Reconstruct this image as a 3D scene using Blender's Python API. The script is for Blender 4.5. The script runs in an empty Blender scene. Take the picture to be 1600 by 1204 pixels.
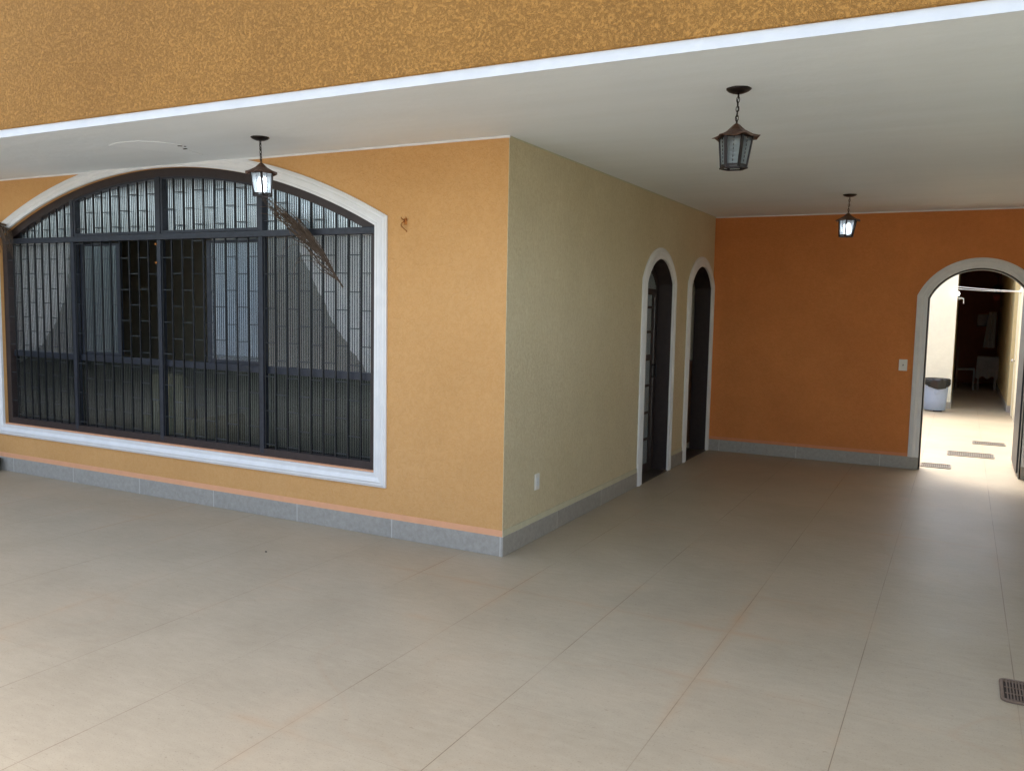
import bpy, bmesh, math, random
from mathutils import Vector, Matrix
from mathutils.geometry import tessellate_polygon
random.seed(7)
C = bpy.context.scene.collection
S = bpy.context.scene
PI = math.pi

# ------------------------------------------------------------------ camera
CX, CY, CZ = 2.68613, -4.99359, 1.69468
YAW, PITCH, ROLL = -0.48501, -0.09232, 0.01877
f = Vector((math.sin(YAW)*math.cos(PITCH), math.cos(YAW)*math.cos(PITCH), math.sin(PITCH)))
r0 = Vector((math.cos(YAW), -math.sin(YAW), 0)); u0 = r0.cross(f)
rr = r0*math.cos(ROLL)+u0*math.sin(ROLL); uu = -r0*math.sin(ROLL)+u0*math.cos(ROLL)
cam = bpy.data.cameras.new('camera'); co = bpy.data.objects.new('camera', cam); C.objects.link(co)
co.matrix_world = Matrix(((rr.x, uu.x, -f.x, CX), (rr.y, uu.y, -f.y, CY), (rr.z, uu.z, -f.z, CZ), (0, 0, 0, 1)))
cam.sensor_width = 36; cam.lens = 36*1330.676/1600; cam.clip_start = .05; cam.clip_end = 400
S.camera = co

# ------------------------------------------------------------------ sky, sun, exposure
SUN_EL, SUN_AZ = math.radians(64), math.radians(-20)      # azimuth clockwise from +Y
w = bpy.data.worlds.new('World'); S.world = w; w.use_nodes = True
nt = w.node_tree; bg = nt.nodes['Background']
sky = nt.nodes.new('ShaderNodeTexSky'); sky.sky_type = 'NISHITA'; sky.sun_disc = False
sky.sun_elevation = SUN_EL; sky.sun_rotation = SUN_AZ; sky.air_density = 1.2; sky.dust_density = 4.0
hs = nt.nodes.new('ShaderNodeHueSaturation'); hs.inputs['Saturation'].default_value = .72
nt.links.new(sky.outputs[0], hs.inputs['Color']); nt.links.new(hs.outputs[0], bg.inputs['Color'])
bg.inputs['Strength'].default_value = .15
sl = bpy.data.lights.new('sun', 'SUN'); sl.energy = .6; sl.angle = math.radians(14); sl.color = (1, .975, .94)
so = bpy.data.objects.new('sun', sl); C.objects.link(so)
sd = Vector((math.sin(SUN_AZ)*math.cos(SUN_EL), math.cos(SUN_AZ)*math.cos(SUN_EL), math.sin(SUN_EL)))
so.rotation_euler = sd.to_track_quat('Z', 'Y').to_euler(); so.location = (0, 0, 20)
S.view_settings.view_transform = 'Standard'; S.view_settings.look = 'None'
S.view_settings.exposure = 2.05; S.view_settings.gamma = 1
S.render.engine = 'CYCLES'
S.cycles.max_bounces = 10; S.cycles.diffuse_bounces = 6; S.cycles.transparent_max_bounces = 16

# ------------------------------------------------------------------ materials
def lin(c):
    return tuple((x/255/12.92 if x/255 <= .04045 else ((x/255+.055)/1.055)**2.4) for x in c)+(1,)
class NT:
    def __init__(s, name):
        s.m = bpy.data.materials.new(name); s.m.use_nodes = True; s.t = s.m.node_tree
        s.b = s.t.nodes['Principled BSDF']; s.o = s.t.nodes['Material Output']
        s.g = s.t.nodes.new('ShaderNodeNewGeometry')
    def n(s, typ, **k):
        x = s.t.nodes.new('ShaderNode'+typ)
        for a, v in k.items():
            if a in x.inputs: x.inputs[a].default_value = v
            else: setattr(x, a, v)
        return x
    def l(s, a, b): s.t.links.new(a, b)
    def pos(s, scale=(1, 1, 1)):
        x = s.n('Mapping'); x.inputs['Scale'].default_value = scale
        s.l(s.g.outputs['Position'], x.inputs['Vector']); return x.outputs[0]
    def noise(s, scale, detail=3, rough=.55, stretch=(1, 1, 1)):
        x = s.n('TexNoise'); x.inputs['Scale'].default_value = scale; x.inputs['Detail'].default_value = detail
        x.inputs['Roughness'].default_value = rough
        s.l(s.pos(stretch), x.inputs['Vector']); return x.outputs[0]
    def ramp(s, fac, a, b, ca=(0, 0, 0, 1), cb=(1, 1, 1, 1)):
        x = s.n('ValToRGB'); e = x.color_ramp.elements
        e[0].position = a; e[1].position = b; e[0].color = ca; e[1].color = cb
        s.l(fac, x.inputs[0]); return x.outputs[0]
    def mix(s, fac, a, b, mode='MIX'):
        x = s.n('Mix', data_type='RGBA', blend_type=mode)
        for sock, v in ((x.inputs[0], fac), (x.inputs[6], a), (x.inputs[7], b)):
            if hasattr(v, 'links'): s.l(v, sock)
            else: sock.default_value = v
        return x.outputs[2]
    def math(s, op, a, b=0.0, c=None):
        x = s.n('Math', operation=op)
        for i, v in enumerate((a, b) if c is None else (a, b, c)):
            if hasattr(v, 'links'): s.l(v, x.inputs[i])
            else: x.inputs[i].default_value = v
        return x.outputs[0]
    def bump(s, h, dist, strength=1, prev=None):
        x = s.n('Bump'); x.inputs['Distance'].default_value = dist; x.inputs['Strength'].default_value = strength
        s.l(h, x.inputs['Height'])
        if prev: s.l(prev, x.inputs['Normal'])
        return x.outputs[0]
def plain(name, col, rough=.5, metal=0, var=.12, vs=12, bump=0, bs=60, spec=.5):
    t = NT(name); c = lin(col)
    d = tuple(x*(1-var) for x in c[:3])+(1,); e = tuple(min(1, x*(1+var)) for x in c[:3])+(1,)
    t.l(t.mix(t.ramp(t.noise(vs, 4), .3, .7), d, e), t.b.inputs['Base Color'])
    t.b.inputs['Roughness'].default_value = rough; t.b.inputs['Metallic'].default_value = metal
    t.b.inputs['Specular IOR Level'].default_value = spec
    if bump: t.l(t.bump(t.noise(bs, 4), bump), t.b.inputs['Normal'])
    return t.m
def stucco(name, col, col2, scale=45, depth=.006, stretch=(1, 1, 1), furrow_shade=.3, width=.22, grain=.12, scuff=.04, fb=.7):
    """rolled / scratched textured plaster: worm-like furrows plus fine grain; furrow shade is painted into the colour"""
    t = NT(name)
    base = t.mix(t.ramp(t.noise(.8, 4), .3, .7), lin(col), lin(col2))
    # domain warp so the furrows curl
    wn = t.n('TexNoise'); wn.inputs['Scale'].default_value = scale*.45; wn.inputs['Detail'].default_value = 2
    p0 = t.pos(stretch); t.l(p0, wn.inputs['Vector'])
    va = t.n('VectorMath', operation='MULTIPLY_ADD'); t.l(wn.outputs['Color'], va.inputs[0])
    va.inputs[1].default_value = (1.1/scale,)*3; t.l(p0, va.inputs[2])
    def N(sc, det, ro):
        x = t.n('TexNoise'); x.inputs['Scale'].default_value = sc; x.inputs['Detail'].default_value = det; x.inputs['Roughness'].default_value = ro
        t.l(va.outputs[0], x.inputs['Vector']); return x.outputs[0]
    n1 = N(scale, 3, .6)
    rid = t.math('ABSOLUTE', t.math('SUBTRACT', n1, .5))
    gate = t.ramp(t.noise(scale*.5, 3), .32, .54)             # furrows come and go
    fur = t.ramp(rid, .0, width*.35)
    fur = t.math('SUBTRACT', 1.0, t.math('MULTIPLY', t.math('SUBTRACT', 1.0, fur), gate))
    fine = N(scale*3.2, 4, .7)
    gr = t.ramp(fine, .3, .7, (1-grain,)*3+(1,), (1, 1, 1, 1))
    dk = t.mix(fur, (1-furrow_shade, (1-furrow_shade)*.96, (1-furrow_shade)*.86, 1), (1, 1, 1, 1))  # furrows darkened in colour to stand for their own shade
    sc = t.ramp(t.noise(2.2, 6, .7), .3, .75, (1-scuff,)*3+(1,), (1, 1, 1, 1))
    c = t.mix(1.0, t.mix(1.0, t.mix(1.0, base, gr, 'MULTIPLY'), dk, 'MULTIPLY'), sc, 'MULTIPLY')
    t.l(c, t.b.inputs['Base Color'])
    h = t.math('ADD', t.math('MULTIPLY', fur, fb), t.math('ADD', t.math('MULTIPLY', n1, .9), t.math('MULTIPLY', fine, .35)))
    t.l(t.bump(h, depth), t.b.inputs['Normal'])
    t.b.inputs['Roughness'].default_value = .72; t.b.inputs['Specular IOR Level'].default_value = .3
    return t.m
M = {}
M['ochre'] = stucco('ochre_stucco', (222, 173, 114), (213, 163, 103), 44, .0045, furrow_shade=.045, width=.3, grain=.06, scuff=.07, fb=.3)
M['ochre_coarse'] = stucco('coarse_ochre_stucco', (206, 150, 74), (192, 138, 66), 118, .0075, furrow_shade=.22, width=.3, grain=.2, scuff=.1, fb=.5)
M['yellow'] = stucco('pale_yellow_stucco', (240, 227, 192), (232, 218, 180), 105, .0052, stretch=(1, 1, .14), furrow_shade=.12, width=.35, grain=.12, scuff=.07)
M['orange'] = stucco('orange_stucco', (234, 150, 84), (222, 139, 76), 48, .004, furrow_shade=.05, width=.3, grain=.06, scuff=.14, fb=.3)
M['peach'] = plain('peach_band_paint', (226, 168, 128), .6, var=.04, bump=.0006)
M['cream'] = plain('cream_band_paint', (205, 200, 170), .6, var=.05, bump=.0006)
M['orange_band'] = plain('orange_band_paint', (216, 142, 96), .6, var=.05, bump=.0006)
M['white'] = plain('white_trim_paint', (230, 231, 230), .5, var=.04, vs=8, bump=.0006, bs=90)
M['strip'] = plain('white_fascia_paint', (212, 215, 217), .55, var=.05, vs=6, bump=.001, bs=30)
M['interior'] = plain('interior_plaster', (156, 150, 134), .8, var=.05)
M['courtwall'] = plain('courtyard_plaster', (238, 236, 218), .8, var=.03, bump=.001)
M['passage'] = plain('passage_plaster', (206, 190, 146), .8, var=.04, bump=.001)
M['steel'] = plain('dark_painted_steel', (42, 46, 55), .42, var=.25, vs=25, bump=.0004, spec=.5)
M['steel_bar'] = plain('black_iron_bar', (18, 20, 24), .45, var=.3, vs=40)
M['steel_tie'] = plain('worn_iron_tie', (48, 53, 57), .4, var=.3, vs=40)
M['brown_frame'] = plain('dark_brown_painted_metal', (52, 42, 40), .5, var=.15, vs=20, bump=.0004)
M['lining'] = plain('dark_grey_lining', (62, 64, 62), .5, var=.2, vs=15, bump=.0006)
M['copper'] = plain('rusty_copper', (92, 64, 48), .45, .4, var=.35, vs=60, bump=.0006, bs=150)
M['copper_dark'] = plain('blackened_copper', (30, 21, 18), .4, .4, var=.35, vs=80, bump=.0004, bs=150)
M['brass'] = plain('aged_brass', (176, 112, 52), .35, .7, var=.2, vs=80)
M['plastic'] = plain('white_plastic', (232, 230, 220), .35, var=.02)
M['dark'] = plain('dark_slot', (24, 24, 24), .6)
M['curtain'] = plain('white_curtain_cloth', (244, 244, 241), .9, var=.04, vs=4, bump=.001, bs=300)
M['drygrass'] = plain('dried_palm', (84, 68, 54), .75, var=.35, vs=40)
M['pot'] = plain('dark_clay', (58, 54, 52), .7, var=.2)
M['binplastic'] = plain('pale_blue_plastic', (150, 168, 196), .4, var=.04)
M['bag'] = plain('black_bag_plastic', (12, 13, 17), .35, var=.3, bump=.006, bs=18)
M['door_cream'] = plain('cream_door_paint', (238, 226, 190), .5, var=.03)
M['chrome'] = plain('chrome', (200, 200, 200), .2, .9, var=.05)
M['wood'] = plain('brown_wood', (92, 62, 42), .5, var=.3, vs=9)
M['cloth_white'] = plain('white_cloth', (128, 126, 120), .9, var=.1, bump=.004, bs=20)
M['picture'] = plain('dark_picture', (44, 46, 58), .4, var=.5, vs=9)
M['armchair'] = plain('beige_upholstery', (160, 146, 116), .9, var=.1, bump=.002)
M['terracotta'] = plain('red_clay', (120, 50, 38), .7, var=.2)
M['rope'] = plain('white_line', (240, 240, 236), .6, var=.02)
M['yard'] = plain('yard_wall_paint', (122, 118, 118), .8)
M['boundary'] = plain('cream_wall_paint', (224, 218, 196), .8, var=.04)
M['reflected_green'] = plain('dark_green_wall', (46, 58, 42), .9, var=.4, vs=6)
M['passage_end'] = plain('dark_terracotta_paint', (112, 62, 40), .8)
M['threshold'] = plain('dark_threshold_stone', (66, 60, 54), .45, var=.25, vs=14)

def ceiling_mat():
    t = NT('white_ceiling_paint')
    a = t.ramp(t.noise(.7, 4), .3, .7, lin((228, 236, 240)), lin((236, 242, 244)))
    b = t.ramp(t.noise(1.0, 5, .6, (.6, 6, 1)), .35, .7, (.965, .965, .955, 1), (1, 1, 1, 1))
    t.l(t.mix(1.0, a, b, 'MULTIPLY'), t.b.inputs['Base Color'])
    t.b.inputs['Roughness'].default_value = .6; t.b.inputs['Specular IOR Level'].default_value = .25
    t.l(t.bump(t.noise(7, 5, .6), .004), t.b.inputs['Normal'])
    return t.m
M['ceiling'] = ceiling_mat()

def tile_grid(t, pitch, ox, oy, wdt):
    sx = t.n('SeparateXYZ'); t.l(t.g.outputs['Position'], sx.inputs[0])
    out = []; ids = []
    for ax, o in ((0, ox), (1, oy)):
        q = t.math('DIVIDE', t.math('SUBTRACT', sx.outputs[ax], o), pitch)
        fr = t.math('FRACT', q); ids.append(t.math('FLOOR', q))
        d = t.math('MINIMUM', fr, t.math('SUBTRACT', 1.0, fr))
        out.append(t.math('MULTIPLY', d, pitch))
    dm = t.math('MINIMUM', out[0], out[1])
    cb = t.n('CombineXYZ'); t.l(ids[0], cb.inputs[0]); t.l(ids[1], cb.inputs[1])
    wn = t.n('TexWhiteNoise'); t.l(cb.outputs[0], wn.inputs['Vector'])
    return dm, wn.outputs['Value'], out[0], out[1]
def floor_mat():
    t = NT('porcelain_floor_tile')
    dm, rnd, dx_, dy_ = tile_grid(t, .655, .375, -1.88, .002)
    a = t.ramp(t.noise(1.6, 5, .6), .25, .75, lin((164, 151, 128)), lin((180, 167, 144)))
    n2 = t.ramp(t.noise(9, 6, .7, (1, 3, 1)), .3, .7, (.89, .885, .87, 1), (1.0, 1.0, 1.0, 1))
    c = t.mix(1.0, a, n2, 'MULTIPLY')
    tint = t.ramp(rnd, 0, 1, (.965, .96, .955, 1), (1, 1, 1, 1)); c = t.mix(1.0, c, tint, 'MULTIPLY')
    sp = t.ramp(t.noise(110, 3, .6, (1, 1.8, 1)), .3, .42, (.66, .64, .62, 1), (1, 1, 1, 1)); c = t.mix(.85, c, t.mix(1.0, c, sp, 'MULTIPLY'))
    fk = t.ramp(t.noise(30, 3, .55, (1, 2.6, 1)), .29, .33, (.7, .68, .66, 1), (1, 1, 1, 1)); c = t.mix(.9, c, t.mix(1.0, c, fk, 'MULTIPLY'))
    # earth stains washed over the tiles, gathered near the joints
    st = t.ramp(t.noise(.8, 5, .6), .5, .72)
    near = t.math('SUBTRACT', 1.0, t.math('MINIMUM', t.math('DIVIDE', dm, .05), 1.0))
    sf = t.math('MULTIPLY', st, t.math('ADD', .14, t.math('MULTIPLY', near, .5)))
    c = t.mix(sf, c, lin((172, 136, 98)))
    wl_ = t.math('ABSOLUTE', t.math('SUBTRACT', t.noise(.55, 3, .5), .5))
    wl_ = t.math('SUBTRACT', 1.0, t.ramp(wl_, .0, .012))
    wl_ = t.math('MULTIPLY', wl_, t.ramp(t.noise(.5, 2), .45, .6))
    c = t.mix(t.math('MULTIPLY', wl_, .16), c, lin((160, 126, 92)))
    # the joint itself, in some runs darker with dirt
    jn = t.math('MAXIMUM', t.math('LESS_THAN', dx_, .0019), t.math('MULTIPLY', t.math('LESS_THAN', dy_, .0016), .3))
    jd = t.ramp(t.noise(1.1, 3), .38, .62, (.1, .1, .1, 1), (.85, .85, .85, 1))
    c = t.mix(t.math('MULTIPLY', jn, jd), c, lin((104, 84, 62)))
    t.l(c, t.b.inputs['Base Color'])
    r = t.ramp(t.noise(1.2, 3), .3, .7, (.4, .4, .4, 1), (.48, .48, .48, 1)); t.l(r, t.b.inputs['Roughness'])
    t.b.inputs['Specular IOR Level'].default_value = .45
    b1 = t.bump(t.math('MINIMUM', dx_, .002), .25, .4)
    t.l(t.bump(t.noise(55, 4, .6), .0007, 1, b1), t.b.inputs['Normal'])
    return t.m
M['floor'] = floor_mat()
def skirt_mat(name, off, col=(166, 163, 155)):
    """grey stone tiles, joints every 0.9 m measured along x+y"""
    t = NT(name)
    sx = t.n('SeparateXYZ'); t.l(t.g.outputs['Position'], sx.inputs[0])
    q = t.math('DIVIDE', t.math('ADD', t.math('ADD', sx.outputs[0], sx.outputs[1]), off), .9)
    fr = t.math('FRACT', q); d = t.math('MULTIPLY', t.math('MINIMUM', fr, t.math('SUBTRACT', 1.0, fr)), .9)
    jn = t.math('LESS_THAN', d, .003)
    wn = t.n('TexWhiteNoise', noise_dimensions='1D'); t.l(t.math('FLOOR', q), wn.inputs['W'])
    a = t.ramp(t.noise(30, 4, .7), .25, .75, lin(tuple(x-14 for x in col)), lin(tuple(x+10 for x in col)))
    a = t.mix(1.0, a, t.ramp(wn.outputs[0], 0, 1, (.9, .9, .9, 1), (1, 1, 1, 1)), 'MULTIPLY')
    t.l(t.mix(jn, a, lin((196, 196, 190))), t.b.inputs['Base Color']); t.b.inputs['Roughness'].default_value = .5
    t.l(t.bump(t.noise(80, 3), .0006), t.b.inputs['Normal'])
    return t.m
M['skirt'] = skirt_mat('grey_stone_skirting', .02)
def glass_mat(name, body, tint, clear, gloss_rough=.12, ribs=True, refl=1.0):
    """ribbed glass: sees through, reflects, and scatters a little"""
    t = NT(name); t.t.nodes.remove(t.b)
    tr = t.n('BsdfTransparent'); tr.inputs[0].default_value = tint
    df = t.n('BsdfDiffuse'); df.inputs[0].default_value = body
    tl = t.n('BsdfTranslucent'); tl.inputs[0].default_value = body
    gl = t.n('BsdfGlossy'); gl.inputs['Roughness'].default_value = gloss_rough; gl.inputs[0].default_value = (.93, .97, 1, 1)
    sx = t.n('SeparateXYZ'); t.l(t.g.outputs['Position'], sx.inputs[0])
    wob = t.noise(6, 3, .5, (4, 4, 1))
    al = t.math('ADD', sx.outputs[0], sx.outputs[1])
    h = t.math('SINE', t.math('MULTIPLY', al, 2*PI/.0225)) if ribs else wob
    nrm = t.bump(h, .0022 if ribs else .001)
    for s_ in (gl, df): t.l(nrm, s_.inputs['Normal'])
    m1 = t.n('MixShader'); m1.inputs[0].default_value = .5; t.l(df.outputs[0], m1.inputs[1]); t.l(tl.outputs[0], m1.inputs[2])
    m2 = t.n('MixShader')
    cl = t.math('MULTIPLY', t.math('ADD', h, 1.0), .5) if ribs else 1.0
    t.l(t.math('ADD', clear*.94, t.math('MULTIPLY', cl, clear*.06)), m2.inputs[0])
    t.l(m1.outputs[0], m2.inputs[1]); t.l(tr.outputs[0], m2.inputs[2])
    fr = t.n('Fresnel'); fr.inputs['IOR'].default_value = 1.55; t.l(nrm, fr.inputs['Normal'])
    rib = t.math('ADD', .3, t.math('MULTIPLY', t.math('ADD', h, 1.0), .75)) if ribs else 1.0  # bright stripes of the ribs are put into the reflection strength
    if ribs: t.l(t.mix(cl, tuple(x*.84 for x in tint[:3])+(1,), tint), tr.inputs[0])  # rib shading put into the tint: grooves darker
    m3 = t.n('MixShader'); t.l(t.math('MINIMUM', t.math('MULTIPLY', t.math('MULTIPLY', fr.outputs[0], 1.8*refl), rib), .9), m3.inputs[0])
    t.l(m2.outputs[0], m3.inputs[1]); t.l(gl.outputs[0], m3.inputs[2]); t.l(m3.outputs[0], t.o.inputs[0])
    return t.m
M['glass_up'] = glass_mat('ribbed_glass_pale', (.30, .37, .40, 1), (1, 1, 1, 1), .97, .2, refl=.8)
M['glass_top'] = glass_mat('ribbed_glass_top', (.46, .62, .74, 1), (.82, .92, .98, 1), .8, .12, refl=3.4)
M['glass_sash'] = glass_mat('ribbed_glass_sash', (.36, .47, .56, 1), (.9, .95, 1, 1), .88, .2, refl=1.2)  # body lightened to stand in for the bright reflection in this sash
M['glass_sash_dim'] = glass_mat('ribbed_glass_sash_dim', (.2, .28, .31, 1), (.8, .9, .95, 1), .93, .2)  # darker copy for the sash with the weaker painted reflection
M['glass_low'] = glass_mat('ribbed_glass_low', (.04, .05, .052, 1), (.8, .85, .85, 1), .94, .12, refl=.22)  # darker body and weaker reflection for the lower panes
M['glass_door'] = glass_mat('ribbed_door_glass', (.75, .86, .9, 1), (.6, .7, .75, 1), .3)
def lantern_glass():
    t = NT('frosted_lantern_glass'); t.t.nodes.remove(t.b)
    tr = t.n('BsdfTransparent'); tr.inputs[0].default_value = (.85, .9, .92, 1)
    tl = t.n('BsdfTranslucent'); tl.inputs[0].default_value = (.5, .55, .58, 1)
    df = t.n('BsdfDiffuse'); df.inputs[0].default_value = (.34, .38, .4, 1)
    a = t.n('MixShader'); a.inputs[0].default_value = .6; t.l(df.outputs[0], a.inputs[1]); t.l(tl.outputs[0], a.inputs[2])
    b = t.n('MixShader'); b.inputs[0].default_value = .55; t.l(a.outputs[0], b.inputs[1]); t.l(tr.outputs[0], b.inputs[2])
    t.l(b.outputs[0], t.o.inputs[0]); return t.m
M['lglass'] = lantern_glass()
def emit(name, col, s):
    t = NT(name); t.b.inputs['Base Color'].default_value = (.9, .9, .9, 1)
    t.b.inputs['Emission Color'].default_value = col; t.b.inputs['Emission Strength'].default_value = s; return t.m
M['bulb_on'] = emit('lit_bulb', (.86, .93, 1, 1), 2.6)
M['bulb_off'] = plain('unlit_bulb_glass', (225, 228, 226), .3, var=.02)
M['globe_on'] = emit('lit_globe', (1, 1, 1, 1), 1.0)

# ------------------------------------------------------------------ mesh helpers
def obj(name, bm, m, parent=None, smooth=False, bevel=0):
    bmesh.ops.recalc_face_normals(bm, faces=bm.faces)
    me = bpy.data.meshes.new(name); bm.to_mesh(me); bm.free()
    if smooth:
        for p in me.polygons: p.use_smooth = True
    me.materials.append(M[m] if isinstance(m, str) else m)
    o = bpy.data.objects.new(name, me); C.objects.link(o)
    if bevel:
        b = o.modifiers.new('bevel', 'BEVEL'); b.width = bevel; b.segments = 2; b.limit_method = 'ANGLE'
    if parent:
        o.parent = parent
        o.matrix_parent_inverse = Matrix.Translation(parent.location).inverted() if parent.rotation_euler.z == 0 else parent.matrix_basis.inverted()
    return o
def tag(o, label=None, cat=None, group=None, kind=None):
    if label: o['label'] = label
    if cat: o['category'] = cat
    if group: o['group'] = group
    if kind: o['kind'] = kind
    return o
def thing(name, label, cat, loc=(0, 0, 0), group=None):
    o = bpy.data.objects.new(name, None); C.objects.link(o); o.location = loc; o.empty_display_size = .1
    return tag(o, label, cat, group)
def B(): return bmesh.new()
def box(bm, x0, x1, y0, y1, z0, z1):
    v = [bm.verts.new((x, y, z)) for z in (z0, z1) for y in (y0, y1) for x in (x0, x1)]
    for q in ((0, 2, 3, 1), (4, 5, 7, 6), (0, 1, 5, 4), (2, 6, 7, 3), (0, 4, 6, 2), (1, 3, 7, 5)):
        bm.faces.new([v[i] for i in q])
    return bm
def rbox(bm, c, size, rot=None):
    m = Matrix.Translation(Vector(c)) @ (rot if rot else Matrix()) @ Matrix.Diagonal((size[0], size[1], size[2], 1))
    bmesh.ops.create_cube(bm, size=1, matrix=m); return bm
def bar(bm, a, b, w_, d_=None):
    a = Vector(a); b = Vector(b); d_ = d_ or w_
    z = (b-a).normalized(); q = z.to_track_quat('Z', 'Y').to_matrix().to_4x4()
    bmesh.ops.create_cube(bm, size=1, matrix=Matrix.Translation((a+b)/2) @ q @ Matrix.Diagonal((w_, d_, (b-a).length, 1)))
def tube(bm, pts, rad, seg=6, taper=None, closed=False):
    pts = [Vector(p) for p in pts]; rings = []
    n = len(pts)
    for i, p in enumerate(pts):
        if closed: d = pts[(i+1) % n]-pts[i-1]
        else: d = (pts[min(i+1, n-1)]-pts[max(i-1, 0)])
        d.normalize(); up = Vector((0, 0, 1)) if abs(d.z) < .9 else Vector((1, 0, 0))
        s1 = d.cross(up).normalized(); s2 = d.cross(s1)
        rd = rad*(taper[i] if taper else 1)
        rings.append([bm.verts.new(p+rd*(math.cos(2*PI*k/seg)*s1+math.sin(2*PI*k/seg)*s2)) for k in range(seg)])
    rng = range(n) if closed else range(n-1)
    for i in rng:
        A, Bq = rings[i], rings[(i+1) % n]
        for k in range(seg): bm.faces.new((A[k], A[(k+1) % seg], Bq[(k+1) % seg], Bq[k]))
    if not closed:
        bm.faces.new(rings[0][::-1]); bm.faces.new(rings[-1])
def lathe(bm, prof, c, seg=24, cap=True, wob=None):
    rings = []
    for j, (r_, z_) in enumerate(prof):
        rings.append([bm.verts.new((c[0]+r_*(wob(k, j) if wob else 1)*math.cos(2*PI*k/seg), c[1]+r_*(wob(k, j) if wob else 1)*math.sin(2*PI*k/seg), c[2]+z_)) for k in range(seg)])
    for a, b in zip(rings, rings[1:]):
        for k in range(seg): bm.faces.new((a[k], a[(k+1) % seg], b[(k+1) % seg], b[k]))
    if cap: bm.faces.new(rings[0][::-1]); bm.faces.new(rings[-1])
def slab(outer, holes, fn, t0, t1):
    """flat wall outline with holes; fn(u, v, t) -> point"""
    bm = B(); loops = [outer]+holes
    flat = [p for l in loops for p in l]
    tris = tessellate_polygon([[Vector((p[0], p[1], 0)) for p in l] for l in loops])
    va = [bm.verts.new(fn(p[0], p[1], t0)) for p in flat]; vb = [bm.verts.new(fn(p[0], p[1], t1)) for p in flat]
    for t in tris:
        try: bm.faces.new([va[i] for i in t]); bm.faces.new([vb[i] for i in t][::-1])
        except ValueError: pass
    k = 0
    for l in loops:
        n = len(l)
        for i in range(n):
            a, b = k+i, k+(i+1) % n
            bm.faces.new((va[a], va[b], vb[b], vb[a]))
        k += n
    return bm
def arch(u0, u1, v0, vs, rise, n=28):
    """opening outline counter-clockwise from lower-left, segmental head"""
    hw = (u1-u0)/2; R = (hw*hw+rise*rise)/(2*rise); cu = (u0+u1)/2; cv = vs+rise-R
    a0 = math.asin(min(1, hw/R)); pts = [(u0, v0), (u1, v0)]
    for i in range(n+1):
        a = a0-2*a0*i/n; pts.append((cu+R*math.sin(a), cv+R*math.cos(a)))
    return pts
def offset(pts, d, closed=True):
    out = []; n = len(pts)
    for i, p in enumerate(pts):
        if closed: a, b = pts[i-1], pts[(i+1) % n]
        else: a, b = pts[max(i-1, 0)], pts[min(i+1, n-1)]
        e1 = Vector((p[0]-a[0], p[1]-a[1])); e2 = Vector((b[0]-p[0], b[1]-p[1]))
        if e1.length < 1e-9: e1 = e2
        if e2.length < 1e-9: e2 = e1
        e1.normalize(); e2.normalize()
        n1 = Vector((e1.y, -e1.x)); n2 = Vector((e2.y, -e2.x)); m = n1+n2; m /= max(.25, m.dot(n1)) if m.length else 1
        out.append((p[0]+m.x*d, p[1]+m.y*d))
    return out
def moulding(pts, prof, fn, closed=True):
    """prof: (outward offset, projection)"""
    bm = B(); rings = []
    for d, h in prof: rings.append([bm.verts.new(fn(p[0], p[1], h)) for p in offset(pts, d, closed)])
    n = len(pts)
    for a, b in zip(rings, rings[1:]):
        for i in range(n if closed else n-1): bm.faces.new((a[i], a[(i+1) % n], b[(i+1) % n], b[i]))
    if not closed:
        for e in (0, -1): bm.faces.new([r_[e] for r_ in rings])
    return bm
FR = lambda u, v, t: (u, t, v)          # window wall plane, t = depth into the house
SD = lambda u, v, t: (-t, u, v)         # side wall plane x=0, t = depth into the house
L = 5.2415
EN = lambda u, v, t: (u, L+t, v)        # end wall
def prof(wd, ht): return [(0, -.001), (0, -ht*.72), (wd*.16, -ht*.72), (wd*.22, -ht*.55), (wd*.36, -ht*.55), (wd*.42, -ht*.8), (wd*.62, -ht), (wd*.70, -ht*.82), (wd*.84, -ht*.82), (wd*.92, -ht*.6), (wd, -ht*.5), (wd, .0)]

# ------------------------------------------------------------------ ground and yard
H = 2.8
bm = B(); v = [bm.verts.new(p) for p in ((-9.2, -4.2, 0), (3.9, -4.2, 0), (3.9, 21, 0), (-9.2, 21, 0))]; bm.faces.new(v)
tag(obj('tiled_floor', bm, 'floor'), kind='structure')
M['bounce_concrete'] = plain('pale_bounce_concrete', (198, 196, 190), .8, var=.08, vs=2, bump=.002)
bm = B(); v = [bm.verts.new(p) for p in ((-9.2, -11.2, -.004), (3.9, -11.2, -.004), (3.9, -4.19, -.004), (-9.2, -4.19, -.004))]; bm.faces.new(v)  # pale ground added out of view to bounce light up to the ceiling
tag(obj('unseen_bounce_ground', bm, 'bounce_concrete'), kind='structure')
t_ = NT('earth'); t_.l(t_.ramp(t_.noise(.5, 5), .3, .7, lin((92, 84, 62)), lin((70, 86, 48))), t_.b.inputs['Base Color']); M['earth'] = t_.m
bm = B(); v = [bm.verts.new(p) for p in ((-150, -150, -.02), (150, -150, -.02), (150, 150, -.02), (-150, 150, -.02))]; bm.faces.new(v)
tag(obj('ground', bm, 'earth'), kind='structure')

# ------------------------------------------------------------------ the house
house = thing('house', 'ochre, pale yellow and orange stucco house with a white porch ceiling', 'house')
WC, WH = -3.30, 2.233
win_o = arch(WC-WH, WC+WH, .463, 2.254, .531, 56)
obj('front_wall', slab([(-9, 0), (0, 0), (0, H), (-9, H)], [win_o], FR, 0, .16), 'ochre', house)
D1 = (2.80, 3.625); D2 = (4.285, 5.15)
def door_out(d): return [(d[0], 0), (d[1], 0)]+arch(d[0], d[1], 0, 1.95, .24, 24)[2:]
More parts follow.
